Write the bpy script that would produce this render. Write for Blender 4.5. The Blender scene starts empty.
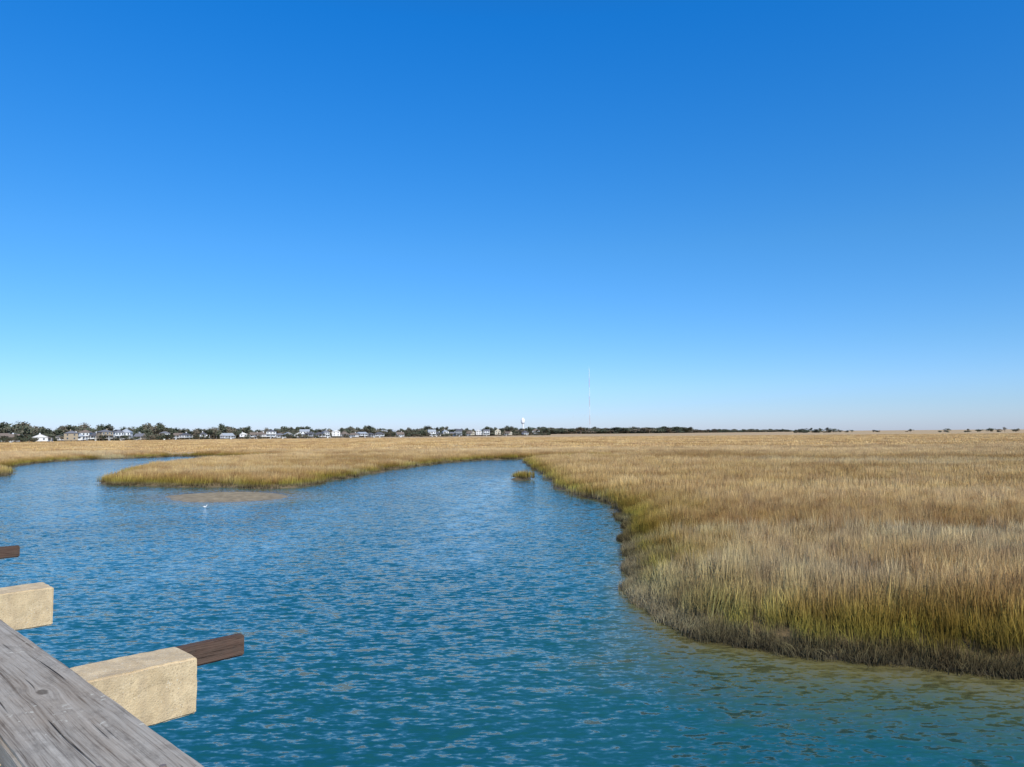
import bpy, bmesh, math, random
import numpy as np
from mathutils import Vector, Matrix
from mathutils import noise as mn
random.seed(7); rng = np.random.default_rng(7)
scene = bpy.context.scene
scene.view_settings.view_transform = 'Standard'
scene.view_settings.look = 'None'
scene.view_settings.exposure = 0

# ------------------------------------------------------------------ camera
H = 5.0                       # eye height above the water
FPX = 740.0
PITCH = math.radians(3.83); ROLL = math.radians(0.45)
camd = bpy.data.cameras.new("camera"); cam = bpy.data.objects.new("camera", camd)
scene.collection.objects.link(cam); scene.camera = cam
camd.sensor_width = 36; camd.lens = 36*FPX/1024; camd.clip_start = 0.05; camd.clip_end = 30000
R = (Matrix.Rotation(math.radians(90)+PITCH, 3, 'X') @ Matrix.Rotation(-ROLL, 3, 'Z'))
cam.matrix_world = Matrix.Translation((0, 0, H)) @ R.to_4x4()

def ground_pt(px, py, z=0.0):
    """world point on the horizontal plane z for a bearing measured off the survey photo"""
    d = R @ Vector(((px-512)/FPX, (383.5-py)/FPX, -1.0))
    t = (z-H)/d.z
    return (d.x*t, d.y*t)
def bearing_pt(px, Y):
    d = R @ Vector(((px-512)/FPX, (383.5-433)/FPX, -1.0))
    return (d.x/d.y*Y, Y)

# ------------------------------------------------------------------ node helpers
def new_mat(name):
    m = bpy.data.materials.new(name); m.use_nodes = True
    nt = m.node_tree; nt.nodes.clear()
    return m, nt
def nd(nt, typ, ins=None, **props):
    n = nt.nodes.new(typ)
    for k, v in props.items(): setattr(n, k, v)
    if ins:
        for k, v in ins.items():
            s = n.inputs[k]
            if isinstance(v, bpy.types.NodeSocket): nt.links.new(v, s)
            else: s.default_value = v
    return n
def math_(nt, op, a, b=0.0, clamp=False, c=None):
    ins = {0: a, 1: b}
    if c is not None: ins[2] = c
    n = nd(nt, 'ShaderNodeMath', ins, operation=op); n.use_clamp = clamp
    return n.outputs[0]
def mixc(nt, f, a, b, blend='MIX'):
    n = nt.nodes.new('ShaderNodeMix'); n.data_type = 'RGBA'; n.blend_type = blend
    for i, v in ((0, f), (6, a), (7, b)):
        s = n.inputs[i]
        if isinstance(v, bpy.types.NodeSocket): nt.links.new(v, s)
        else:
            if i and len(v) == 3: v = (*v, 1)
            s.default_value = v
    return n.outputs[2]
def ramp(nt, f, stops, interp='LINEAR'):
    n = nt.nodes.new('ShaderNodeValToRGB'); n.color_ramp.interpolation = interp
    cr = n.color_ramp
    while len(cr.elements) < len(stops): cr.elements.new(0.5)
    for e, (p, c) in zip(cr.elements, stops):
        e.position = p
        if not hasattr(c, '__len__'): c = (c, c, c)
        e.color = (*c, 1)
    nt.links.new(f, n.inputs[0]); return n.outputs[0]
def mrange(nt, v, a, b, c=0.0, d=1.0, smooth=False):
    n = nd(nt, 'ShaderNodeMapRange', {0: v, 1: a, 2: b, 3: c, 4: d})
    if smooth: n.interpolation_type = 'SMOOTHSTEP'
    return n.outputs[0]
def noise(nt, vec, scale, detail=3, rough=0.55, dist=0.0, out_=0):
    return nd(nt, 'ShaderNodeTexNoise', {'Vector': vec, 'Scale': scale, 'Detail': detail, 'Roughness': rough, 'Distortion': dist}).outputs[out_]
def mapping(nt, vec, scale=(1, 1, 1), loc=(0, 0, 0), rot=(0, 0, 0)):
    return nd(nt, 'ShaderNodeMapping', {0: vec, 1: loc, 2: rot, 3: scale}).outputs[0]
def vmath(nt, op, a, b=None, sc=None):
    n = nt.nodes.new('ShaderNodeVectorMath'); n.operation = op
    for i, v in ((0, a), (1, b)):
        if v is None: continue
        if isinstance(v, bpy.types.NodeSocket): nt.links.new(v, n.inputs[i])
        else: n.inputs[i].default_value = v
    if sc is not None:
        s = n.inputs['Scale']
        if isinstance(sc, bpy.types.NodeSocket): nt.links.new(sc, s)
        else: s.default_value = sc
    return n.outputs[0]
def out(nt, sh):
    o = nt.nodes.new('ShaderNodeOutputMaterial'); nt.links.new(sh, o.inputs[0])
def simple_mat(name, col, rough=0.7, var=0.15, scale=0.5, spec=0.3):
    m, nt = new_mat(name)
    p = nt.nodes.new('ShaderNodeNewGeometry').outputs['Position']
    n = noise(nt, p, scale, 4)
    c = mixc(nt, n, tuple(x*(1-var) for x in col), tuple(min(1, x*(1+var)) for x in col))
    b = nd(nt, 'ShaderNodeBsdfPrincipled', {'Base Color': c, 'Roughness': rough, 'Specular IOR Level': spec})
    out(nt, b.outputs[0]); return m

# ------------------------------------------------------------------ sky + sun
SUN_EL = math.radians(40); SUN_AZ = math.radians(152)
w = bpy.data.worlds.new("World"); scene.world = w; w.use_nodes = True
nt = w.node_tree; nt.nodes.clear()
sky = nt.nodes.new('ShaderNodeTexSky'); sky.sky_type = 'NISHITA'; sky.sun_disc = False
sky.sun_elevation = SUN_EL; sky.sun_rotation = SUN_AZ
sky.air_density = 1.0; sky.dust_density = 0.3; sky.ozone_density = 3.0; sky.altitude = 0
hs = nd(nt, 'ShaderNodeHueSaturation', {'Saturation': 1.25, 'Color': sky.outputs[0]})
# clear-air colour balance by elevation (deep winter blue, pale blue haze at the horizon)
dirn = nt.nodes.new('ShaderNodeTexCoord').outputs['Generated']
el = nd(nt, 'ShaderNodeSeparateXYZ', {0: dirn}).outputs[2]
K = 2.0
tint = ramp(nt, el, [(0.0, tuple(v/K for v in (0.80, 0.97, 1.72))), (0.035, tuple(v/K for v in (0.73, 0.96, 1.54))), (0.11, tuple(v/K for v in (0.70, 1.03, 1.42))),
                     (0.24, tuple(v/K for v in (0.66, 1.18, 1.50))), (0.5, tuple(v/K for v in (0.22, 1.34, 1.96))), (0.75, tuple(v/K for v in (0.45, 1.1, 1.6)))])
sc = mixc(nt, 1.0, hs.outputs[0], tint, 'MULTIPLY')
bg = nd(nt, 'ShaderNodeBackground', {'Color': sc, 'Strength': 0.105*K})
wo = nt.nodes.new('ShaderNodeOutputWorld'); nt.links.new(bg.outputs[0], wo.inputs[0])
sd_ = bpy.data.lights.new("sun", 'SUN'); sd_.energy = 5.0; sd_.angle = math.radians(0.5); sd_.color = (1.0, 0.95, 0.86)
sun = bpy.data.objects.new("sun", sd_); scene.collection.objects.link(sun)
sdir = Vector((math.sin(SUN_AZ)*math.cos(SUN_EL), math.cos(SUN_AZ)*math.cos(SUN_EL), math.sin(SUN_EL)))
sun.rotation_euler = sdir.to_track_quat('Z', 'Y').to_euler(); sun.location = (30, -40, 40)

# ------------------------------------------------------------------ shoreline
right = [ground_pt(*p) for p in [(1024,677),(950,667),(880,662),(800,656),(740,646),(690,634),(655,610),(636,585),(630,562),
    (633,545),(628,530),(622,515),(608,503),(585,497),(562,490),(552,480),(540,472),(531,466),(528,461)]]
right = [(150,-60),(60,-4),(30,8),(18,12.2)] + right
e = right[-1]
end1 = [(e[0]+5, e[1]+5), (e[0]+18, e[1]+9), (e[0]+20, e[1]+13), (e[0]+7, e[1]+13)]
far = [ground_pt(*p) for p in [(530,459),(500,459.5),(470,461),(440,463.5),(420,466),(380,472),(350,477.5),(330,481),(300,487),(270,488.5),(240,488),
    (180,487),(130,486),(113,484.5)]]
tip = [ground_pt(*p) for p in [(107,481)]] + [ground_pt(px, py, 1.05) for px, py in [(118,469),(133,464.5),(155,461),(180,458.5),(196,457)]]
t = tip[-1]
end2 = [(t[0]+5, t[1]+14), (t[0]+8, t[1]+26)]
left = [ground_pt(*p) for p in [(182,456.5),(165,457),(140,458),(110,458.8),(70,460.5),(30,464),(0,469),(-60,478)]]
left += [(-170, 92), (-400, 95), (-400, -150), (150, -150)]
ctrl = np.array(right+end1+far+tip+end2+left, float)

def catmull(P, n):
    res = []; L = len(P)
    for i in range(L):
        p0, p1, p2, p3 = P[i-1], P[i], P[(i+1) % L], P[(i+2) % L]
        seg = np.linalg.norm(p2-p1); k = n if seg < 60 else 1
        for s in range(k):
            u = s/k
            if seg > 60 : res.append(p1*(1-u)+p2*u); continue
            res.append(0.5*((2*p1)+(-p0+p2)*u+(2*p0-5*p1+4*p2-p3)*u*u+(-p0+3*p1-3*p2+p3)*u**3))
    return np.array(res)
shore = catmull(ctrl, 6)
_ph = rng.uniform(0, 6.28, 12)
def wob(p):
    x, y = p[:, 0], p[:, 1]
    dx = 0.22*np.sin(x*2.1+y*1.3+_ph[0])+0.16*np.sin(x*1.1-y*3.1+_ph[1])+0.25*np.sin(y*0.55+_ph[2])
    dy = 0.22*np.sin(x*2.7-y*0.9+_ph[3])+0.16*np.sin(x*4.1+y*1.7+_ph[4])+0.25*np.sin(x*0.6+_ph[5])
    return p+np.stack([dx, dy], 1)*np.clip(y/45, 0.45, 1.6)[:, None]
shore = wob(shore)
def seg_d(P, A, D, L2):
    ap = P[:, None, :]-A[None]
    tt = np.clip((ap*D[None]).sum(2)/L2[None], 0, 1)
    return np.sqrt(((ap-tt[..., None]*D[None])**2).sum(2)).min(1)
def sdist(pts):
    """+ on land, - in water"""
    A = shore; B = np.roll(shore, -1, 0); D = B-A; L2 = (D**2).sum(1)+1e-12
    o = np.empty(len(pts))
    for s in range(0, len(pts), 4000):
        P = pts[s:s+4000]
        d = seg_d(P, A, D, L2)
        c = ((A[None, :, 1] > P[:, 1:2]) != (B[None, :, 1] > P[:, 1:2]))
        xi = A[None, :, 0]+(P[:, 1:2]-A[None, :, 1])*D[None, :, 0]/np.where(np.abs(D[:, 1]) < 1e-9, 1e-9, D[:, 1])[None]
        inside = ((c & (P[:, 0:1] < xi)).sum(1) % 2) == 1
        o[s:s+4000] = np.where(inside, -d, d)
    return o
def vnoise(x, y, f, seed=0):
    r = np.random.default_rng(100+seed); v = np.zeros_like(x)
    for k in range(7):
        a = r.uniform(0, 6.28); ff = f*r.uniform(0.6, 1.7); ph = r.uniform(0, 6.28)
        v += np.sin((x*math.cos(a)+y*math.sin(a))*ff+ph+1.3*np.sin((x*math.sin(a)-y*math.cos(a))*ff*0.7+ph*2))
    return v/4.0
BAR = ground_pt(227, 496.5); BARL = ground_pt(168, 496.5); BARR = ground_pt(285, 496.5)
ISL = ground_pt(521, 479)
def height(x, y, sd):
    shelf = np.clip(4.2-(y-15.5)*0.5, 1.1, 4.2)
    z = np.where(sd < 0, -0.85*(1-np.exp(sd/shelf)), 0.0)
    z = np.where(sd >= 0, 0.36*(1-np.exp(-np.clip(sd, 0, None)/1.1)), z)
    dist = np.sqrt(x*x+y*y)
    can = np.clip((dist-130)/60, 0, 1)*np.clip((sd-1.5)/3, 0, 1)
    z = z+can*0.5
    z = z+np.where(sd > 0.3, 0.04*vnoise(x, y, 1.2, 1), 0)+can*0.06*vnoise(x, y, 0.5, 2)
    hx = (BARR[0]-BARL[0])/2
    q = ((x-BAR[0]-0.3*(y-BAR[1])*-1)/hx)**2+((y-BAR[1])/4.8+0.13*vnoise(x, y, .45, 4))**2
    zb_ = 0.22*(1-q)+0.02*vnoise(x, y, 1.3, 3)
    z = np.maximum(z, np.where(q < 6, zb_, -9))
    q2 = ((x-ISL[0])/1.15)**2+((y-ISL[1])/2.0)**2
    z = np.maximum(z, np.where(q2 < 6, 0.2*(1-q2), -9))
    return z, can
def axis(lo, a, b, hi, step, g=1.09):
    c = list(np.arange(a, b+1e-6, step)); s = step; v = b; hiL = []
    while v < hi: s *= g; v += s; hiL.append(v)
    s = step; v = a; loL = []
    while v > lo: s *= g; v -= s; loL.append(v)
    return np.array(loL[::-1]+c+hiL)
def grid_mesh(name, xs, ys, zfun, attrs=None):
    X, Y = np.meshgrid(xs, ys); x = X.ravel(); y = Y.ravel()
    z, at = zfun(x, y)
    nx, ny = len(xs), len(ys)
    idx = np.arange(nx*ny).reshape(ny, nx)
    f = np.stack([idx[:-1, :-1].ravel(), idx[:-1, 1:].ravel(), idx[1:, 1:].ravel(), idx[1:, :-1].ravel()], 1)
    me = bpy.data.meshes.new(name)
    me.vertices.add(nx*ny); me.vertices.foreach_set('co', np.stack([x, y, z], 1).ravel())
    me.loops.add(len(f)*4); me.loops.foreach_set('vertex_index', f.ravel())
    me.polygons.add(len(f)); me.polygons.foreach_set('loop_start', np.arange(len(f))*4)
    me.polygons.foreach_set('use_smooth', np.ones(len(f), bool))
    me.update(calc_edges=True)
    for k, v in at.items():
        a = me.attributes.new(k, 'FLOAT', 'POINT'); a.data.foreach_set('value', v.astype(np.float32))
    ob = bpy.data.objects.new(name, me); scene.collection.objects.link(ob); return ob
xs = axis(-9000, -92, 48, 9000, 0.6); ys = axis(-600, 8, 185, 14000, 0.6)
_store = {}
def zf(x, y):
    sd = sdist(np.stack([x, y], 1)); z, can = height(x, y, sd)
    _store['z'] = z
    bar = np.clip(1.4-np.sqrt(((x-BAR[0])/9)**2+((y-BAR[1])/9)**2), 0, 1)*(sd < 0)
    return z, {'shore_dist': sd, 'canopy': can, 'bar': bar}
ground = grid_mesh("ground", xs, ys, zf)
streaks = [([(503,478),(492,490),(478,508),(466,530),(455,560)], 1.0), ([(318,512),(300,530),(262,548),(205,563),(120,585),(40,600)], 0.6),
           ([(80,487),(110,492),(150,492)], 0.9), ([(270,500),(330,497),(390,492),(450,480)], 0.3)]
def wf(x, y):
    tot = np.zeros_like(x); P = np.stack([x, y], 1)
    near = (np.abs(x) < 120) & (y > 8) & (y < 160)
    for pts, amp in streaks:
        A = np.array([ground_pt(*p) for p in pts]); D = A[1:]-A[:-1]; L2 = (D**2).sum(1)
        d = np.full(len(x), 1e3); d[near] = seg_d(P[near], A[:-1], D, L2)
        wid = 1.2+y*0.022
        tot = np.maximum(tot, amp*np.exp(-(d/wid)**2))
    return np.zeros_like(x), {'bed': _store['z'], 'slick': tot}
water = grid_mesh("water", xs, ys, wf)

# ------------------------------------------------------------------ ground material
m, nt = new_mat("marsh_ground")
P = nt.nodes.new('ShaderNodeNewGeometry').outputs['Position']
can = nd(nt, 'ShaderNodeAttribute', attribute_name='canopy').outputs['Fac']
bar = nd(nt, 'ShaderNodeAttribute', attribute_name='bar').outputs['Fac']
z = nd(nt, 'ShaderNodeSeparateXYZ', {0: P}).outputs[2]
wet = mrange(nt, z, 0.0, 0.14, smooth=True)
mud = mixc(nt, noise(nt, P, 3.0, 5), (0.075, 0.06, 0.035), (0.17, 0.135, 0.08))
dry = mixc(nt, noise(nt, P, 2.0, 5), (0.12, 0.085, 0.04), (0.23, 0.165, 0.08))
c = mixc(nt, wet, mud, dry)
sand = mixc(nt, mrange(nt, noise(nt, P, 1.6, 5, 0.65), 0.35, 0.65), (0.20, 0.155, 0.09), (0.36, 0.28, 0.17))
c = mixc(nt, bar, c, sand)
far1 = mixc(nt, noise(nt, mapping(nt, P, (0.3, 1, 1)), 0.05, 8, 0.7), (0.36, 0.24, 0.115), (0.56, 0.405, 0.23))
far2 = mixc(nt, mrange(nt, noise(nt, mapping(nt, P, (0.25, 1, 1)), 0.012, 3), 0.4, 0.62), far1, (0.44, 0.31, 0.165))
c = mixc(nt, can, c, far2)
bm_ = nd(nt, 'ShaderNodeBump', {'Height': noise(nt, P, 6, 6, 0.7), 'Strength': 0.6, 'Distance': 0.08}).outputs[0]
b = nd(nt, 'ShaderNodeBsdfPrincipled', {'Base Color': c, 'Roughness': mrange(nt, z, 0.02, 0.15, 0.6, 0.95), 'Normal': bm_, 'Specular IOR Level': 0.15})
out(nt, b.outputs[0]); ground.data.materials.append(m)

# ------------------------------------------------------------------ water material
m, nt = new_mat("creek_water")
P = nt.nodes.new('ShaderNodeNewGeometry').outputs['Position']
bed = nd(nt, 'ShaderNodeAttribute', attribute_name='bed').outputs['Fac']
slick = nd(nt, 'ShaderNodeAttribute', attribute_name='slick').outputs['Fac']
bedn = math_(nt, 'ADD', bed, math_(nt, 'MULTIPLY', math_(nt, 'SUBTRACT', noise(nt, P, 0.7, 4), 0.5), 0.22))
turb = noise(nt, mapping(nt, P, (0.06, 0.03, 1)), 1.0, 3)
deep = mixc(nt, mrange(nt, turb, 0.35, 0.65), (0.006, 0.072, 0.082), (0.011, 0.092, 0.098))
col = ramp(nt, mrange(nt, bedn, -0.85, 0.02), [(0.30, (0.012, 0.085, 0.080)), (0.55, (0.058, 0.095, 0.045)), (0.8, (0.125, 0.112, 0.036)), (1.0, (0.11, 0.085, 0.035))])
col = mixc(nt, mrange(nt, bedn, -0.80, -0.58), deep, col)
calm = noise(nt, mapping(nt, P, (0.10, 0.045, 1), rot=(0, 0, 0.25)), 1.0, 4, 0.6, 0.8)
calm = mrange(nt, calm, 0.42, 0.68, 1.1, 0.65, True)
fn = noise(nt, mapping(nt, P, (1, .45, 1)), 0.9, 5, 0.75)
sl = math_(nt, 'MULTIPLY', slick, mrange(nt, fn, 0.38, 0.58))
calm = math_(nt, 'MULTIPLY', calm, math_(nt, 'SUBTRACT', 1.0, math_(nt, 'MULTIPLY', sl, 0.55)))
foam = math_(nt, 'MULTIPLY', math_(nt, 'MULTIPLY', slick, mrange(nt, fn, 0.45, 0.68)), 0.34)
col = mixc(nt, foam, col, (0.42, 0.52, 0.55))
# wave slopes (unresolved at distance they still tilt the surface, as real chop does)
def slope(scale, k, rot, st, dist):
    n = noise(nt, mapping(nt, P, st, rot=(0, 0, rot)), scale, 2, 0.5, dist, 1)
    return vmath(nt, 'MULTIPLY', vmath(nt, 'SUBTRACT', n, (0.5, 0.5, 0.5)), (k*0.6, k, 0))
s = vmath(nt, 'ADD', slope(2.0, 0.50, 0.35, (0.7, 1.7, 1), 0.3), slope(5.0, 0.85, -0.12, (0.65, 1.6, 1), 0.4))
s = vmath(nt, 'ADD', s, slope(11.0, 0.42, 0.5, (0.8, 1.5, 1), 0.2))
s = vmath(nt, 'SCALE', s, sc=calm)
nrm = vmath(nt, 'NORMALIZE', vmath(nt, 'ADD', s, (0, 0, 1)))
b = nd(nt, 'ShaderNodeBsdfPrincipled', {'Base Color': col, 'Roughness': 0.09, 'IOR': 1.34, 'Normal': nrm, 'Specular IOR Level': 0.5})
out(nt, b.outputs[0]); water.data.materials.append(m)

# ------------------------------------------------------------------ grass
def grass_mat(name):
    m, nt = new_mat(name)
    P = nt.nodes.new('ShaderNodeNewGeometry').outputs['Position']
    z = nd(nt, 'ShaderNodeSeparateXYZ', {0: P}).outputs[2]
    rnd = nt.nodes.new('ShaderNodeObjectInfo').outputs['Random']
    sh = nd(nt, 'ShaderNodeAttribute', attribute_name='edge', attribute_type='INSTANCER').outputs['Fac']
    dk = nd(nt, 'ShaderNodeAttribute', attribute_name='dark', attribute_type='INSTANCER').outputs['Fac']
    pl = nd(nt, 'ShaderNodeAttribute', attribute_name='pale', attribute_type='INSTANCER').outputs['Fac']
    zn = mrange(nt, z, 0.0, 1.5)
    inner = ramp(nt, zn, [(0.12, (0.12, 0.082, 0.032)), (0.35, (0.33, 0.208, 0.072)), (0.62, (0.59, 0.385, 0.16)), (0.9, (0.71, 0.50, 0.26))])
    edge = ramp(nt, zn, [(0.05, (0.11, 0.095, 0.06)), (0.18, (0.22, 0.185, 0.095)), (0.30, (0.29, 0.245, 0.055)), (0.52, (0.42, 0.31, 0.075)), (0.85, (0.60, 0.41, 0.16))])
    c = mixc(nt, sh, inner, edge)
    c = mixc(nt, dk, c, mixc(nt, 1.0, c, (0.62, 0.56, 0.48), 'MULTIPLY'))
    c = mixc(nt, math_(nt, 'MULTIPLY', pl, 0.65), c, (0.60, 0.51, 0.32))
    hv = nd(nt, 'ShaderNodeHueSaturation', {'Hue': mrange(nt, rnd, 0, 1, 0.488, 0.512), 'Saturation': 1.0, 'Value': mrange(nt, rnd, 0, 1, 0.64, 1.24), 'Color': c}).outputs[0]
    d = nd(nt, 'ShaderNodeBsdfDiffuse', {'Color': hv}).outputs[0]
    tr = nd(nt, 'ShaderNodeBsdfTranslucent', {'Color': hv}).outputs[0]
    mx = nd(nt, 'ShaderNodeMixShader', {0: 0.15, 1: d, 2: tr}).outputs[0]
    out(nt, mx); return m
GM = grass_mat("cordgrass")
def clump(name, n, rad, h0, h1, w, lean, seed, segs=3, heads=0.0):
    r = random.Random(seed); V = []; F = []
    for i in range(n):
        a = r.uniform(0, 6.283); q = rad*math.sqrt(r.random()); x = q*math.cos(a); y = q*math.sin(a)
        h = r.uniform(h0, h1); ww = w*r.uniform(0.6, 1.3)
        la = r.gauss(0.3, 1.5); l = abs(r.gauss(lean, lean*0.8))*h
        fa = r.uniform(0, 3.1416); fx, fy = math.cos(fa), math.sin(fa)
        base = len(V); head = r.random() < heads
        for s in range(segs+1):
            t = s/segs; k = l*t*t; cx = x+math.cos(la)*k; cy = y+math.sin(la)*k; cz = h*(t-0.25*(l/h)*t*t)
            if s == segs:
                V.append((cx, cy, cz))
            else:
                wd = ww*(1-0.5*t)*(1.9 if (head and s == segs-1) else 1)
                V += [(cx-fx*wd/2, cy-fy*wd/2, cz), (cx+fx*wd/2, cy+fy*wd/2, cz)]
        for s in range(segs-1):
            a0 = base+2*s; F.append((a0, a0+1, a0+3, a0+2))
        a0 = base+2*(segs-1); F.append((a0, a0+1, base+2*segs))
    me = bpy.data.meshes.new(name); me.from_pydata(V, [], F); me.materials.append(GM)
    return bpy.data.objects.new(name, me)
def source(name, obs):
    col = bpy.data.collections.new(name)
    for o in obs: col.objects.link(o)
    return col
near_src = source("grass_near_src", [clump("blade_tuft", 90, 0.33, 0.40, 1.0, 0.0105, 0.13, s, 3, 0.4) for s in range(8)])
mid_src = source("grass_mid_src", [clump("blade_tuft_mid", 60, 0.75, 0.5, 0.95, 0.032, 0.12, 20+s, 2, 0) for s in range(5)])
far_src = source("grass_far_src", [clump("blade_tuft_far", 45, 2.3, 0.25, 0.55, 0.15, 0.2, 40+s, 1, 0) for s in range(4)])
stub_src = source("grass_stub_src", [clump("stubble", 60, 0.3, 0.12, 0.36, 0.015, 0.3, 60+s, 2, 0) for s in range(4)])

def instancer(name, pts, rot, scl, src, extra=None):
    me = bpy.data.meshes.new(name); me.from_pydata([tuple(p) for p in pts], [], [])
    a = me.attributes.new('irot', 'FLOAT_VECTOR', 'POINT'); a.data.foreach_set('vector', np.asarray(rot, np.float32).ravel())
    a = me.attributes.new('iscale', 'FLOAT_VECTOR', 'POINT'); a.data.foreach_set('vector', np.asarray(scl, np.float32).ravel())
    for k, v in (extra or {}).items():
        a = me.attributes.new(k, 'FLOAT', 'POINT'); a.data.foreach_set('value', np.asarray(v, np.float32))
    ob = bpy.data.objects.new(name, me); scene.collection.objects.link(ob)
    g = bpy.data.node_groups.new(name+"_scatter", 'GeometryNodeTree')
    g.interface.new_socket('Geometry', in_out='INPUT', socket_type='NodeSocketGeometry')
    g.interface.new_socket('Geometry', in_out='OUTPUT', socket_type='NodeSocketGeometry')
    gi = g.nodes.new('NodeGroupInput'); go = g.nodes.new('NodeGroupOutput')
    ci = g.nodes.new('GeometryNodeCollectionInfo'); ci.inputs['Collection'].default_value = src
    ci.inputs['Separate Children'].default_value = True; ci.inputs['Reset Children'].default_value = True
    ip = g.nodes.new('GeometryNodeInstanceOnPoints'); ip.inputs['Pick Instance'].default_value = True
    r1 = g.nodes.new('GeometryNodeInputNamedAttribute'); r1.data_type = 'FLOAT_VECTOR'; r1.inputs[0].default_value = 'irot'
    s1 = g.nodes.new('GeometryNodeInputNamedAttribute'); s1.data_type = 'FLOAT_VECTOR'; s1.inputs[0].default_value = 'iscale'
    L = g.links.new
    L(gi.outputs[0], ip.inputs['Points']); L(ci.outputs[0], ip.inputs['Instance'])
    L(r1.outputs[0], ip.inputs['Rotation']); L(s1.outputs[0], ip.inputs['Scale'])
    L(ip.outputs[0], go.inputs[0])
    md = ob.modifiers.new("scatter", 'NODES'); md.node_group = g
    return ob
def sample(y0, y1, dens, xlo, xhi):
    n = int((y1-y0)*(xhi(y1)-xlo(y1))*dens)
    y = rng.uniform(y0, y1, n); x = rng.uniform(xlo(y1), xhi(y1), n)
    k = (x > xlo(y)) & (x < xhi(y)); x, y = x[k], y[k]
    sd = sdist(np.stack([x, y], 1)); return x, y, sd
def scatter(name, x, y, sd, src, smin, smax, tilt=0.06, hn=0.16, edge_h=1.0, ew=2.2, er=1.0):
    z, _ = height(x, y, sd); n = len(x)
    s = rng.uniform(smin, smax, n); hh = s*(1+hn*vnoise(x, y, 0.55, 8)+0.16*vnoise(x, y, 2.2, 9))
    e = np.clip(1.15-sd/ew+0.3*vnoise(x, y, 0.8, 12), 0, 1)**0.8
    hh = hh*(1-(1-edge_h)*np.clip(1-sd/er, 0, 1))
    xx = x*0.45
    dk = np.clip(0.35+0.55*vnoise(xx, y, 0.16, 21)+0.35*vnoise(xx, y, 0.5, 22)+0.4*vnoise(xx, y, 1.4, 23)+0.25*np.clip((24-y)/10, 0, 1), 0, 1)
    pl = np.clip(-0.35+0.6*vnoise(xx, y, 0.12, 31)+0.5*vnoise(xx, y, 0.42, 32)+0.35*vnoise(xx, y, 1.1, 33), 0, 1)
    rot = np.stack([rng.normal(0, tilt, n), rng.normal(0, tilt, n), rng.uniform(-1.2, 1.2, n)], 1)
    return instancer(name, np.stack([x, y, z-0.03], 1), rot, np.stack([s, s, np.clip(hh, 0.25, 2)], 1), src, {'edge': e, 'dark': dk, 'pale': pl})
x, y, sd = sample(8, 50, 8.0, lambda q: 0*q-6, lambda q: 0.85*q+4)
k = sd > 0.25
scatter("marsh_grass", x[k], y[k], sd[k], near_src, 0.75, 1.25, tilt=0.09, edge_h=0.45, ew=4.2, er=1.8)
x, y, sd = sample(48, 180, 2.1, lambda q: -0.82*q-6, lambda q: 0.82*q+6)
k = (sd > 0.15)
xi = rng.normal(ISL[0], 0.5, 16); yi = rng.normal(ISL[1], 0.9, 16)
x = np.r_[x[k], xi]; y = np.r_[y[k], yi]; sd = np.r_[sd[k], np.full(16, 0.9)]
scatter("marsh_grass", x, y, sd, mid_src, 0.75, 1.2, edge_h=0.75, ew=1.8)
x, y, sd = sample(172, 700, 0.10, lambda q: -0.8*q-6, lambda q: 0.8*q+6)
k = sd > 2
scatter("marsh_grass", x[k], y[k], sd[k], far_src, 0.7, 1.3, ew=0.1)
x, y, sd = sample(8, 45, 60, lambda q: 0*q-2, lambda q: np.minimum(0.85*q+4, 28))
k = (sd > -0.15) & (sd < 0.9)
scatter("marsh_stubble", x[k], y[k], sd[k]*0, stub_src, 0.7, 1.2, tilt=0.2, ew=1.0)

# ------------------------------------------------------------------ mesh helper
def box(bm, x0, x1, y0, y1, z0, z1, mi=0, rot=0, piv=(0, 0)):
    vs = [bm.verts.new((x, y, z)) for z in (z0, z1) for x, y in ((x0, y0), (x1, y0), (x1, y1), (x0, y1))]
    for f in ((0, 3, 2, 1), (4, 5, 6, 7), (0, 1, 5, 4), (1, 2, 6, 5), (2, 3, 7, 6), (3, 0, 4, 7)):
        bm.faces.new([vs[i] for i in f]).material_index = mi
    return vs
def finish(bm, name, mats, mw=None, parent=None, link=True):
    bmesh.ops.recalc_face_normals(bm, faces=bm.faces)
    me = bpy.data.meshes.new(name); bm.to_mesh(me); bm.free()
    for m_ in mats: me.materials.append(m_)
    ob = bpy.data.objects.new(name, me)
    if link: scene.collection.objects.link(ob)
    if parent: ob.parent = parent
    elif mw is not None: ob.matrix_world = mw
    return ob

# ------------------------------------------------------------------ town: houses
wallm = [simple_mat("white_siding", (0.66, 0.66, 0.64), 0.6), simple_mat("cream_siding", (0.54, 0.50, 0.40), 0.6),
         simple_mat("grey_siding", (0.26, 0.27, 0.28), 0.6), simple_mat("tan_siding", (0.32, 0.26, 0.18), 0.6), simple_mat("blue_siding", (0.26, 0.33, 0.38), 0.6)]
roofm = [simple_mat("grey_shingle", (0.16, 0.16, 0.17), 0.9), simple_mat("brown_shingle", (0.18, 0.14, 0.11), 0.9), simple_mat("metal_roof", (0.36, 0.38, 0.39), 0.4), simple_mat("dark_shingle", (0.09, 0.09, 0.10), 0.9)]
glass = simple_mat("window_glass", (0.05, 0.07, 0.09), 0.15, spec=0.6)
trim = simple_mat("white_trim", (0.7, 0.7, 0.68), 0.5)
pile_m = simple_mat("house_piles", (0.22, 0.18, 0.13), 0.9)
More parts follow.
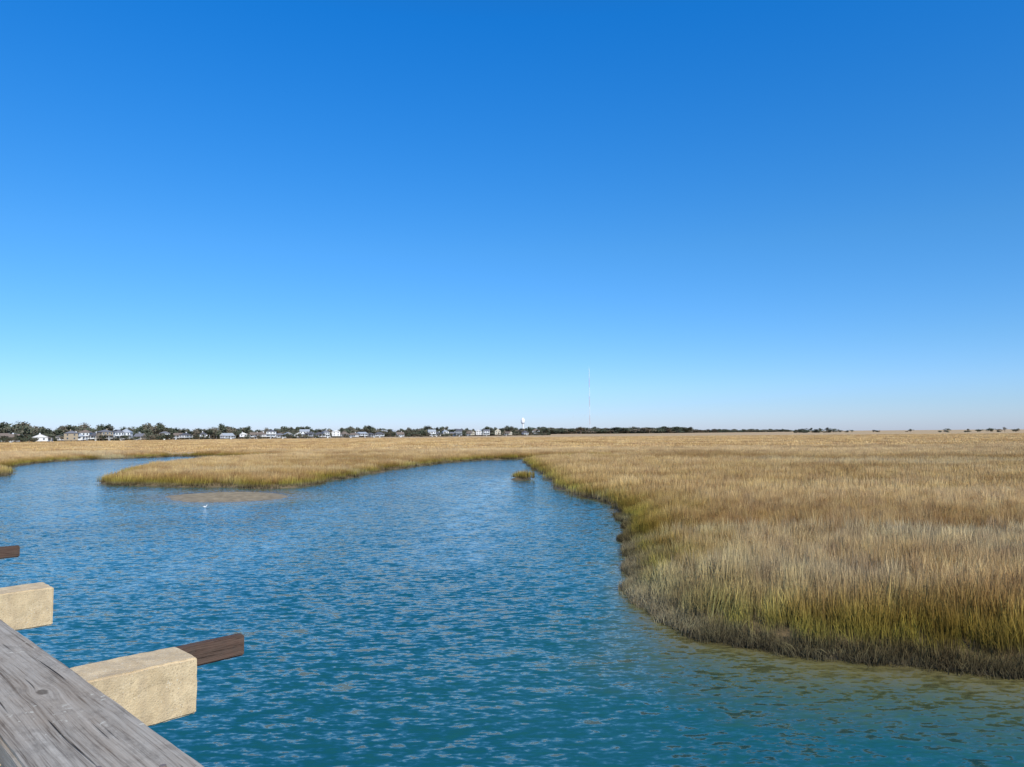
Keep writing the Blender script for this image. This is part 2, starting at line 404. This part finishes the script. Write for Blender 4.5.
def house(px, Y, w_, d_, st, wm, rm, hip, r):
    bm = bmesh.new(); sh = r.uniform(0.8, 2.2); hw, hd = w_/2, d_/2
    nx = max(3, int(w_/3))
    for i in range(nx):
        for j in range(3):
            cx = -hw+0.3+(w_-0.6)*i/(nx-1); cy = -hd+0.3+(d_-0.6)*j/2
            box(bm, cx-.15, cx+.15, cy-.15, cy+.15, -1, sh, 4)
    box(bm, -hw, hw, -hd, hd, sh, sh+st*2.8, 0)
    top = sh+st*2.8
    # porch
    box(bm, -hw, hw, -hd-2.2, -hd-0.003, sh, sh+0.2, 3)
    for i in range(nx):
        cx = -hw+0.15+(w_-0.3)*i/(nx-1); box(bm, cx-.1, cx+.1, -hd-2.2, -hd-2.0, sh+0.2, sh+2.6, 3)
        box(bm, cx-.1, cx+.1, -hd-2.2, -hd-2.0, -1, sh, 4)
    box(bm, -hw, hw, -hd-2.18, -hd-2.1, sh+1.0, sh+1.1, 3)
    box(bm, -hw-.2, hw+.2, -hd-2.4, -hd-0.003, sh+2.6, sh+2.75, 1)
    for i in range(6): box(bm, -0.8, 0.8, -hd-2.25-0.3*(i+1), -hd-2.25-0.3*i, sh-(i+1)*sh/6-.1, sh-(i+1)*sh/6+0.05, 3)
    for s in range(st):
        zb = sh+s*2.8
        for i in range(nx):
            cx = -hw+w_*(i+0.5)/nx
            if s == 0 and i == nx//2:
                box(bm, cx-.5, cx+.5, -hd-.05, -hd+.02, zb+.2, zb+2.3, 2)
            else:
                box(bm, cx-.72, cx+.72, -hd-.04, -hd+.02, zb+.75, zb+2.35, 3); box(bm, cx-.6, cx+.6, -hd-.07, -hd+.02, zb+.85, zb+2.25, 2)
        for sx in (-1, 1):
            for cy in (-hd*0.5, hd*0.5):
                a, b2 = sorted((sx*(hw-.02), sx*(hw+.06))); box(bm, a, b2, cy-.5, cy+.5, zb+.95, zb+2.25, 2)
    rh = r.uniform(1.8, 3.2); o = 0.5
    c4 = [bm.verts.new(v) for v in ((-hw-o, -hd-o, top), (hw+o, -hd-o, top), (hw+o, hd+o, top), (-hw-o, hd+o, top))]
    ins = hd if hip else -o
    r2 = [bm.verts.new((-hw+max(ins, -o) if hip else -hw-o, 0, top+rh)), bm.verts.new((hw-ins if hip else hw+o, 0, top+rh))]
    for f, mi in (((c4[0], c4[1], r2[1], r2[0]), 1), ((c4[2], c4[3], r2[0], r2[1]), 1), ((c4[1], c4[2], r2[1]), 1 if hip else 0), ((c4[3], c4[0], r2[0]), 1 if hip else 0), ((c4[3], c4[2], c4[1], c4[0]), 3)):
        bm.faces.new(f).material_index = mi
    if r.random() < 0.5: box(bm, hw*0.3, hw*0.3+.9, .5, 1.3, top, top+rh+0.8, 0)
    X, Yy = bearing_pt(px, Y)
    ang = math.atan2(X, Yy)*-1 + r.choice([0, 0, 0.5, -0.5, 1.57])+r.uniform(-.2, .2)
    return finish(bm, "beach_house", [wm, rm, glass, trim, pile_m], Matrix.Translation((X, Yy, 0.9)) @ Matrix.Rotation(ang, 4, 'Z'))
def townY(px): return 500+ (max(px, -60)/540.0)*620
r = random.Random(11)
hp = [-50, -20, 3, 10, 16, 42, 62, 70, 78, 86, 94, 103, 112, 119, 128, 142, 165, 178, 186, 202, 228, 243, 254, 262, 270, 278, 290, 298, 303, 311, 319, 327, 336, 344, 352, 361, 370, 381, 402, 431, 438, 446, 453, 461, 470, 479, 488, 498, 510, 524]
for px in hp:
    house(px+r.uniform(-2, 2), townY(px)+r.uniform(0, 50), r.uniform(7, 12), r.uniform(7, 10), r.choice([1, 1, 2]), r.choice([wallm[0]]*6+wallm), r.choice(roofm), r.random() < 0.5, r)
for i in range(22):
    px = r.uniform(-40, 540)
    house(px, townY(px)+r.uniform(90, 220), r.uniform(9, 15), r.uniform(8, 12), 2, r.choice(wallm+[wallm[0]]*2), r.choice(roofm), r.random() < 0.5, r)

# ------------------------------------------------------------------ trees
m, nt = new_mat("distant_foliage")
rnd = nt.nodes.new('ShaderNodeObjectInfo').outputs['Random']
P = nt.nodes.new('ShaderNodeNewGeometry').outputs['Position']
c = mixc(nt, noise(nt, P, 0.5, 3), (0.050, 0.066, 0.045), (0.12, 0.125, 0.08))
c = mixc(nt, mrange(nt, rnd, 0.45, 1.0), c, (0.18, 0.15, 0.11))
out(nt, nd(nt, 'ShaderNodeBsdfDiffuse', {'Color': c}).outputs[0]); foliage = m
bark = simple_mat("bark", (0.13, 0.10, 0.08), 0.9)
def tree(name, h, cw, kind, seed):
    r = random.Random(seed); bm = bmesh.new()
    def limb(p, q, r0, r1):
        p = Vector(p); q = Vector(q); d = (q-p).normalized(); a = d.orthogonal().normalized(); b2 = d.cross(a)
        c0 = [bm.verts.new(p+(a*math.cos(t)+b2*math.sin(t))*r0) for t in [k*1.0472 for k in range(6)]]
        c1 = [bm.verts.new(q+(a*math.cos(t)+b2*math.sin(t))*r1) for t in [k*1.0472 for k in range(6)]]
        for k in range(6): bm.faces.new((c0[k], c0[(k+1) % 6], c1[(k+1) % 6], c1[k])).material_index = 1
    lean = r.uniform(-.5, .5); limb((0, 0, -1), (lean, 0, h*0.75), 0.28, 0.1)
    lobes = []
    n = 9 if kind == 'oak' else 7
    for i in range(n):
        a = r.uniform(0, 6.28)
        if kind == 'oak': zz = h*r.uniform(0.30, 0.88); q = cw*r.uniform(0.1, 0.62)*(1.1-abs(zz/h-0.6))
        else: zz = h*r.uniform(0.5, 0.95); q = cw*r.uniform(0.05, 0.5)*(1.3-zz/h)
        c0 = (lean+q*math.cos(a), q*math.sin(a), zz); lobes.append((c0, cw*r.uniform(0.2, 0.36)))
        limb((lean*0.5, 0, zz*0.6), c0, 0.09, 0.03)
    for c0, rad in lobes:
        for k in range(46):
            v = Vector((r.gauss(0, 1), r.gauss(0, 1), r.gauss(0, 1))).normalized()*rad*r.uniform(0.4, 1.05); v.z *= 0.7
            c1 = Vector(c0)+v; s = r.uniform(0.22, 0.5)
            e1 = Vector((r.gauss(0, 1), r.gauss(0, 1), r.gauss(0, 1))).normalized(); e2 = e1.orthogonal().normalized()
            bm.faces.new([bm.verts.new(c1+e1*s), bm.verts.new(c1+e2*s), bm.verts.new(c1-e1*s), bm.verts.new(c1-e2*s)])
    return finish(bm, name, [foliage, bark], link=False)
tree_src = source("tree_src", [tree("oak_tree", 7.5, 7, 'oak', 1), tree("oak_tree", 6, 8, 'oak', 2), tree("pine_tree", 9, 6, 'pine', 3), tree("oak_tree", 8, 8, 'oak', 4), tree("shrub", 3.2, 6, 'oak', 5)])
tp = []; ts = []
rt = random.Random(5)
for i in range(3400):
    px = rt.uniform(-70, 548)
    dens = 0.30+0.40*math.sin(px*0.045+1.0)+0.35*math.sin(px*0.13)
    back = rt.random() < 0.72
    if not back and rt.random() > dens: continue
    Y = townY(px)+(rt.uniform(80, 330) if back else rt.uniform(-25, 100))
    tall = 1+0.14*math.sin(px*0.09)+0.10*math.sin(px*0.31+1)
    X, Yy = bearing_pt(px, Y); s = rt.uniform(0.75, 1.15)*tall*(1.28 if back else 0.58)*(1+0.10*(px < 200)); tp.append((X, Yy, 0.8)); ts.append((s*1.2, s*1.2, s))
for i in range(900):       # far wooded shore
    px = rt.uniform(500, 790); Y = rt.uniform(2200, 2700)+max(0, px-650)*6
    X, Yy = bearing_pt(px, Y); s = rt.uniform(0.8, 1.6)*(1.5 if px < 690 else 0.95); tp.append((X, Yy, 0.5)); ts.append((s*3, s*2, s))
for px, Y, n, sp in ((815, 1500, 26, 26), (842, 1600, 8, 8), (800, 1500, 6, 5), (946, 1150, 4, 6), (968, 1150, 2, 3), (983, 1200, 3, 5), (1003, 1100, 3, 5), (1018, 1150, 3, 5), (875, 1600, 3, 5), (912, 1600, 3, 5), (1060, 1100, 10, 20)):
    for i in range(n):
        X, Yy = bearing_pt(px, Y+rt.uniform(-15, 15)); tp.append((X+rt.gauss(0, sp), Yy, 0.6)); s = rt.uniform(0.5, 0.9)*(1.4 if n > 20 else 0.95); ts.append((s*1.5, s*1.5, s))
n = len(tp)
instancer("tree_line", tp, [(0, 0, rt.uniform(0, 6.28)) for _ in range(n)], ts, tree_src)

# ------------------------------------------------------------------ water tower & radio mast
def ringloft(bm, prof, n=20, mi=0):
    prev = None
    for rad, zz in prof:
        c = [bm.verts.new((rad*math.cos(6.2832*k/n), rad*math.sin(6.2832*k/n), zz)) for k in range(n)]
        if prev:
            for k in range(n): bm.faces.new((prev[k], prev[(k+1) % n], c[(k+1) % n], c[k])).material_index = mi
        prev = c
    bm.faces.new(prev)
bm = bmesh.new()
ringloft(bm, [(4.4, -1), (3.2, 4), (2.7, 14), (2.9, 30), (3.6, 35), (6.2, 38), (7.0, 42), (6.8, 48), (4.6, 53), (0.6, 55.6), (0.3, 57)])
X, Y = bearing_pt(523, 2500)
finish(bm, "water_tower", [simple_mat("tower_white", (0.8, 0.8, 0.8), 0.4)], Matrix.Translation((X, Y, 0.6)))
bm = bmesh.new(); Ht = 250; wd = 1.3
def bar_(bm, p, q, t, mi):
    p = Vector(p); q = Vector(q); d = (q-p).normalized(); a = d.orthogonal().normalized()*t; b2 = d.cross(a)
    c0 = [bm.verts.new(p+o) for o in (a, b2, -a, -b2)]; c1 = [bm.verts.new(q+o) for o in (a, b2, -a, -b2)]
    for k in range(4): bm.faces.new((c0[k], c0[(k+1) % 4], c1[(k+1) % 4], c1[k])).material_index = mi
leg = [(wd*math.cos(a), wd*math.sin(a)) for a in (0.5, 2.594, 4.689)]
N_ = 49
for s in range(N_):
    z0, z1 = Ht*s/N_, Ht*(s+1)/N_; mi = (s//7) % 2
    for k in range(3):
        a, b2 = leg[k], leg[(k+1) % 3]
        bar_(bm, (*a, z0), (*a, z1), 0.20, mi); bar_(bm, (*a, z0), (*b2, z1), 0.09, mi); bar_(bm, (*a, z1), (*b2, z1), 0.09, mi)
bar_(bm, (0, 0, Ht), (0, 0, Ht+9), 0.2, 0)
for a in (0.3, 2.4, 4.5):
    for hh in (0.35, 0.65, 0.95): bar_(bm, (0, 0, Ht*hh), (110*math.cos(a), 110*math.sin(a), 0), 0.03, 1)
X, Y = bearing_pt(590, 2850)
finish(bm, "radio_mast", [simple_mat("mast_white", (0.8, 0.8, 0.8), 0.5), simple_mat("mast_red", (0.62, 0.34, 0.30), 0.5)], Matrix.Translation((X, Y, 0.5)))

# ------------------------------------------------------------------ gull on the water
bm = bmesh.new()
prof = [(-0.24, 0.005, 0.10), (-0.17, 0.035, 0.085), (-0.08, 0.075, 0.06), (0.02, 0.09, 0.055), (0.10, 0.075, 0.07), (0.14, 0.05, 0.11), (0.165, 0.036, 0.16), (0.19, 0.042, 0.20), (0.225, 0.034, 0.205), (0.25, 0.012, 0.195)]
prev = None
for px_, rad, zz in prof:
    c = [bm.verts.new((px_, rad*math.cos(k*0.6283), zz+rad*0.85*math.sin(k*0.6283))) for k in range(10)]
    if prev:
        for k in range(10): bm.faces.new((prev[k], prev[(k+1) % 10], c[(k+1) % 10], c[k])).material_index = 0
    prev = c
a = bm.verts.new((0.305, 0, 0.182))
for k in range(10): bm.faces.new((prev[k], prev[(k+1) % 10], a)).material_index = 2
for s in (-1, 1):
    vs = [bm.verts.new(v) for v in ((0.09, s*0.082, 0.11), (-0.05, s*0.09, 0.13), (-0.29, s*0.02, 0.14), (-0.12, s*0.03, 0.155), (0.07, s*0.045, 0.14))]
    bm.faces.new(vs).material_index = 1
g = ground_pt(205, 507)
gull = finish(bm, "gull", [simple_mat("white_feathers", (0.8, 0.8, 0.8), 0.7), simple_mat("grey_feathers", (0.4, 0.42, 0.45), 0.7), simple_mat("beak", (0.6, 0.4, 0.1), 0.5)], Matrix.Translation((g[0], g[1], -0.02)) @ Matrix.Rotation(0.9, 4, 'Z') @ Matrix.Scale(0.72, 4))
for p in gull.data.polygons: p.use_smooth = True

# ------------------------------------------------------------------ boardwalk frame: local X along the walkway, local Y inboard, Z up
Bv = Vector((-0.716, 0.698, 0)).normalized(); Yv = Vector((0, 0, 1)).cross(Bv)
FR = Matrix(((Bv.x, Yv.x, 0, 0), (Bv.y, Yv.y, 0, 0), (0, 0, 1, 0), (0, 0, 0, 1)))
def to_local(pt): v = Vector((pt[0], pt[1], 0)); return v.dot(Bv), v.dot(Yv)
DR = 0.50; rb, rv = to_local(ground_pt(200, 767, H-DR)); zr = H-DR; rv -= 0.010
def wood(name, light, dark, knot=None, crack=1.0, warm=(0.25, 0.17, 0.10), lichen=0.75):
    m, nt = new_mat(name)
    tc = nt.nodes.new('ShaderNodeTexCoord').outputs['Object']
    xyz = nd(nt, 'ShaderNodeSeparateXYZ', {0: tc}); X, Y, Z = xyz.outputs
    lat = math_(nt, 'ADD', Y, math_(nt, 'MULTIPLY', Z, 0.8))
    warp = math_(nt, 'MULTIPLY', math_(nt, 'SUBTRACT', noise(nt, mapping(nt, tc, (0.8, 2.5, 2.5)), 1.0, 2), 0.5), 0.05)
    lat = math_(nt, 'ADD', lat, warp)
    if knot:   # grain flows around the knot
        dx = math_(nt, 'MULTIPLY', math_(nt, 'SUBTRACT', X, knot[0]), 0.5); dy = math_(nt, 'SUBTRACT', Y, knot[1])
        r2 = math_(nt, 'ADD', math_(nt, 'MULTIPLY', dx, dx), math_(nt, 'MULTIPLY', dy, dy))
        g = math_(nt, 'POWER', 2.718, math_(nt, 'MULTIPLY', r2, -1800.0))
        lat = math_(nt, 'SUBTRACT', lat, math_(nt, 'MULTIPLY', math_(nt, 'MULTIPLY', dy, 0.8), g))
        rr = math_(nt, 'SQRT', r2)
    v = nd(nt, 'ShaderNodeCombineXYZ', {0: math_(nt, 'MULTIPLY', X, 0.022), 1: lat, 2: math_(nt, 'MULTIPLY', Z, 1.0)}).outputs[0]
    fine = noise(nt, v, 420, 4, 0.7); mid = noise(nt, v, 120, 4, 0.6); rings = noise(nt, v, 34, 2, 0.5)
    cr = mrange(nt, noise(nt, v, 110, 1, 0.5), 0.28, 0.32, 1.0, 0.0)
    cr = math_(nt, 'MULTIPLY', cr, mrange(nt, noise(nt, mapping(nt, tc, (3, 9, 9)), 1, 2), 0.36, 0.48))
    h = math_(nt, 'ADD', math_(nt, 'MULTIPLY', rings, 0.30), math_(nt, 'ADD', math_(nt, 'MULTIPLY', fine, 0.42), math_(nt, 'MULTIPLY', mid, 0.50)))
    c = ramp(nt, h, [(0.46, dark), (0.59, tuple((a*0.6+b2*0.4) for a, b2 in zip(light, dark))), (0.76, light)])
    blot = mrange(nt, noise(nt, mapping(nt, tc, (3, 9, 9)), 1.0, 5, 0.65), 0.42, 0.7)
    c = mixc(nt, math_(nt, 'MULTIPLY', blot, 0.4), c, warm)
    dirt = mrange(nt, noise(nt, mapping(nt, tc, (14, 30, 30)), 1.0, 6, 0.75), 0.50, 0.66)
    c = mixc(nt, math_(nt, 'MULTIPLY', dirt, 0.4), c, (0.085, 0.07, 0.055))
    c = mixc(nt, math_(nt, 'MULTIPLY', cr, 0.9*crack), c, (0.02, 0.016, 0.012))
    if knot:
        rrn = math_(nt, 'ADD', rr, math_(nt, 'MULTIPLY', math_(nt, 'SUBTRACT', noise(nt, tc, 60, 3), 0.5), 0.012))
        c = mixc(nt, mrange(nt, rrn, 0.006, 0.012, 0.7, 0.0, True), c, (0.05, 0.035, 0.022))
    lich = mrange(nt, noise(nt, tc, 48, 3, 0.6), 0.62, 0.65)
    lich = math_(nt, 'MULTIPLY', lich, mrange(nt, noise(nt, tc, 6, 2), 0.50, 0.58))
    c = mixc(nt, math_(nt, 'MULTIPLY', lich, lichen), c, (0.58, 0.55, 0.44))
    hh = math_(nt, 'SUBTRACT', math_(nt, 'ADD', math_(nt, 'MULTIPLY', fine, 0.35), math_(nt, 'MULTIPLY', mid, 0.5)), math_(nt, 'MULTIPLY', cr, 1.0))
    bp = nd(nt, 'ShaderNodeBump', {'Height': hh, 'Strength': 0.9, 'Distance': 0.0024}).outputs[0]
    b = nd(nt, 'ShaderNodeBsdfPrincipled', {'Base Color': c, 'Roughness': 0.95, 'Normal': bp, 'Specular IOR Level': 0.08})
    out(nt, b.outputs[0]); return m
kp = to_local(ground_pt(42, 692, H-DR))
rail_m = wood("weathered_rail_wood", (0.48, 0.43, 0.35), (0.10, 0.082, 0.063), knot=kp)
deck_m = wood("weathered_deck_wood", (0.32, 0.28, 0.23), (0.11, 0.095, 0.075))
old_m = wood("stained_old_timber", (0.15, 0.10, 0.075), (0.016, 0.011, 0.009), warm=(0.10, 0.05, 0.035), lichen=0.0)
steel = simple_mat("galvanised_nail", (0.18, 0.14, 0.11), 0.5)
def plank(x0, x1, y0, y1, z0, z1, name, mat, parent=None, amp=0.0012, bev=0.005, step=0.05, seed=0):
    """a sawn board; long boards running across the walkway are built along X and turned so the grain follows"""
    bm = bmesh.new()
    cross = (y1-y0) > (x1-x0)
    if cross: bx = (y0, y1, -x1, -x0)
    else: bx = (x0, x1, y0, y1)
    box(bm, *bx, z0, z1)
    bmesh.ops.bevel(bm, geom=bm.edges[:], offset=bev, segments=2, affect='EDGES')
    L = bx[1]-bx[0]; n = min(140, int(L/step))
    for i in range(1, n):
        bmesh.ops.bisect_plane(bm, geom=bm.verts[:]+bm.edges[:]+bm.faces[:], plane_co=(bx[0]+L*i/n, 0, 0), plane_no=(1, 0, 0))
    for v in bm.verts:
        q = v.co.x
        v.co.y += amp*(math.sin(q*5+seed)+0.6*math.sin(q*19+seed*2+v.co.z*40)+0.4*math.sin(q*51+seed))
        v.co.z += amp*0.3*(math.sin(q*5+seed*3+v.co.y*9))
    mw = FR @ Matrix.Rotation(math.radians(90), 4, 'Z') if cross else FR
    if parent is None: return finish(bm, name, [mat], mw)
    ob = finish(bm, name, [mat], None, parent)
    if cross: ob.matrix_local = Matrix.Rotation(math.radians(90), 4, 'Z')
    return ob
walk = bpy.data.objects.new("boardwalk", None); scene.collection.objects.link(walk); walk.matrix_world = FR
railing = bpy.data.objects.new("wooden_railing", None); scene.collection.objects.link(railing); railing.matrix_world = FR
y0r, y1r = rv, rv+0.196      # cap edges: outboard, inboard
pieces = [-6.3, -1.6, 3.3, 8.2, 13.1, 18.0]
for i in range(len(pieces)-1):
    plank(pieces[i]+.002, pieces[i+1]-.002, y0r, y1r, zr-0.04, zr, "rail_cap", rail_m, railing, seed=i*1.7, step=0.04)
zd = H-1.62
for i, xb in enumerate(np.arange(-6.2, 18, 2.45)):
    plank(xb, xb+.14, y0r+.02, y0r+.159, zd-0.4, zr-0.0415, "post", deck_m, railing, amp=0.001, seed=i)
for zz in (zr-0.19, zr-0.47, zr-0.80):
    plank(-6.3, 18, y0r+.163, y0r+.20, zz-0.14, zz, "side_rail", deck_m, railing, seed=zz, step=0.2)
bm = bmesh.new()
for xb in np.arange(-6.2, 18, 2.45):
    for dx, dy in ((0.035, 0.05), (0.1, 0.12)):
        c = bmesh.ops.create_cone(bm, cap_ends=True, segments=10, radius1=0.006, radius2=0.005, depth=0.006)
        bmesh.ops.translate(bm, verts=c['verts'], vec=(xb+dx, y0r+dy, zr+0.001))
finish(bm, "nails", [steel], None, railing)
bm = bmesh.new(); rr_ = random.Random(3)
xb = -6.3
while xb < 18:
    box(bm, xb, xb+.137, y0r-.01+rr_.uniform(-.01, .01), y0r+2.6, zd-.04, zd+rr_.uniform(-.002, .002)); xb += .145
finish(bm, "deck_boards", [deck_m], None, walk)
bm = bmesh.new()
for yy in (y0r+.05, y0r+.85, y0r+1.65, y0r+2.4): box(bm, -6.3, 18, yy, yy+.09, zd-.29, zd-.042)
finish(bm, "stringers", [deck_m], None, walk)

# concrete cap beams sticking out past the railing
m, nt = new_mat("aggregate_concrete")
tc = nt.nodes.new('ShaderNodeTexCoord').outputs['Object']
f = noise(nt, tc, 140, 3, 0.7); g2 = noise(nt, tc, 7, 5, 0.6)
c = mixc(nt, mrange(nt, g2, 0.3, 0.7), (0.50, 0.375, 0.215), (0.70, 0.545, 0.33))
vor = nd(nt, 'ShaderNodeTexVoronoi', {'Vector': tc, 'Scale': 66.0})
vr = nd(nt, 'ShaderNodeSeparateColor', {0: vor.outputs['Color']}).outputs[0]
peb = math_(nt, 'MULTIPLY', mrange(nt, vor.outputs['Distance'], 0.2, 0.45, 1.0, 0.0), mrange(nt, vr, 0.72, 0.85))
c = mixc(nt, math_(nt, 'MULTIPLY', peb, 0.55), c, (0.26, 0.19, 0.12))
peb2 = math_(nt, 'MULTIPLY', mrange(nt, vor.outputs['Distance'], 0.2, 0.45, 1.0, 0.0), mrange(nt, vr, 0.25, 0.12))
c = mixc(nt, math_(nt, 'MULTIPLY', peb2, 0.55), c, (0.76, 0.70, 0.56))
c = mixc(nt, mrange(nt, f, 0.3, 0.55, 0.3, 0.0), c, (0.30, 0.22, 0.13))
stain = mrange(nt, noise(nt, mapping(nt, tc, (5, 5, 0.8)), 1.4, 4, 0.6), 0.50, 0.72, 0, 0.5)
c = mixc(nt, stain, c, (0.36, 0.275, 0.18))
hh = math_(nt, 'ADD', math_(nt, 'MULTIPLY', vor.outputs['Distance'], -0.6), math_(nt, 'MULTIPLY', f, 1.0))
bp = nd(nt, 'ShaderNodeBump', {'Height': hh, 'Strength': 0.7, 'Distance': 0.005}).outputs[0]
b = nd(nt, 'ShaderNodeBsdfPrincipled', {'Base Color': c, 'Roughness': 0.9, 'Normal': bp, 'Specular IOR Level': 0.2})
out(nt, b.outputs[0]); conc = m
BD = 1.61; zb = H-BD
ab, av = to_local(ground_pt(198, 657, zb)); a2 = to_local(ground_pt(54, 587, zb)); sp = a2[0]-ab
def beam(b0, v0, i):
    bm = bmesh.new(); box(bm, b0, b0+.42, v0, y0r-.02, zb-.40, zb)
    bmesh.ops.bevel(bm, geom=bm.edges[:], offset=0.012, segments=3, affect='EDGES')
    for ax, lo, hi in ((0, b0, b0+.42), (1, v0, y0r), (2, zb-.4, zb)):
        no = Vector([1 if k == ax else 0 for k in range(3)])
        k = int((hi-lo)/.04)
        for j in range(1, k): bmesh.ops.bisect_plane(bm, geom=bm.verts[:]+bm.edges[:]+bm.faces[:], plane_co=no*(lo+(hi-lo)*j/k), plane_no=no)
    for v in bm.verts: v.co += mn.noise_vector(v.co*9)*0.005+mn.noise_vector(v.co*28)*0.003
    return finish(bm, "concrete_beam", [conc], FR)
for i in range(-1, 5): beam(ab+sp*i, av if i != 1 else a2[1], i)
# dark timbers bolted to the far face of some beams
for i in (0, 2, 4):
    q = ground_pt(245, 639, zb-.03); qb, qv = to_local(q)
    b0 = ab+sp*i+.42+.008
    plank(b0, b0+.09, qv-.06, y0r-.03, zb-.20, zb-.03, "timber_brace", old_m, amp=0.004, bev=0.012, seed=i)
# piles beneath the walkway
bm = bmesh.new()
for i in range(-1, 5):
    for yy in (y0r+.35, y0r+2.2):
        c = bmesh.ops.create_cone(bm, cap_ends=True, segments=16, radius1=0.17, radius2=0.15, depth=zb+1.2)
        bmesh.ops.translate(bm, verts=c['verts'], vec=(ab+sp*i+.21, yy, (zb-.4+-1.6)/2))
    box(bm, ab+sp*i+.05, ab+sp*i+.37, y0r, y0r+2.6, zd-.6, zd-.292)
finish(bm, "piles", [deck_m], None, walk)
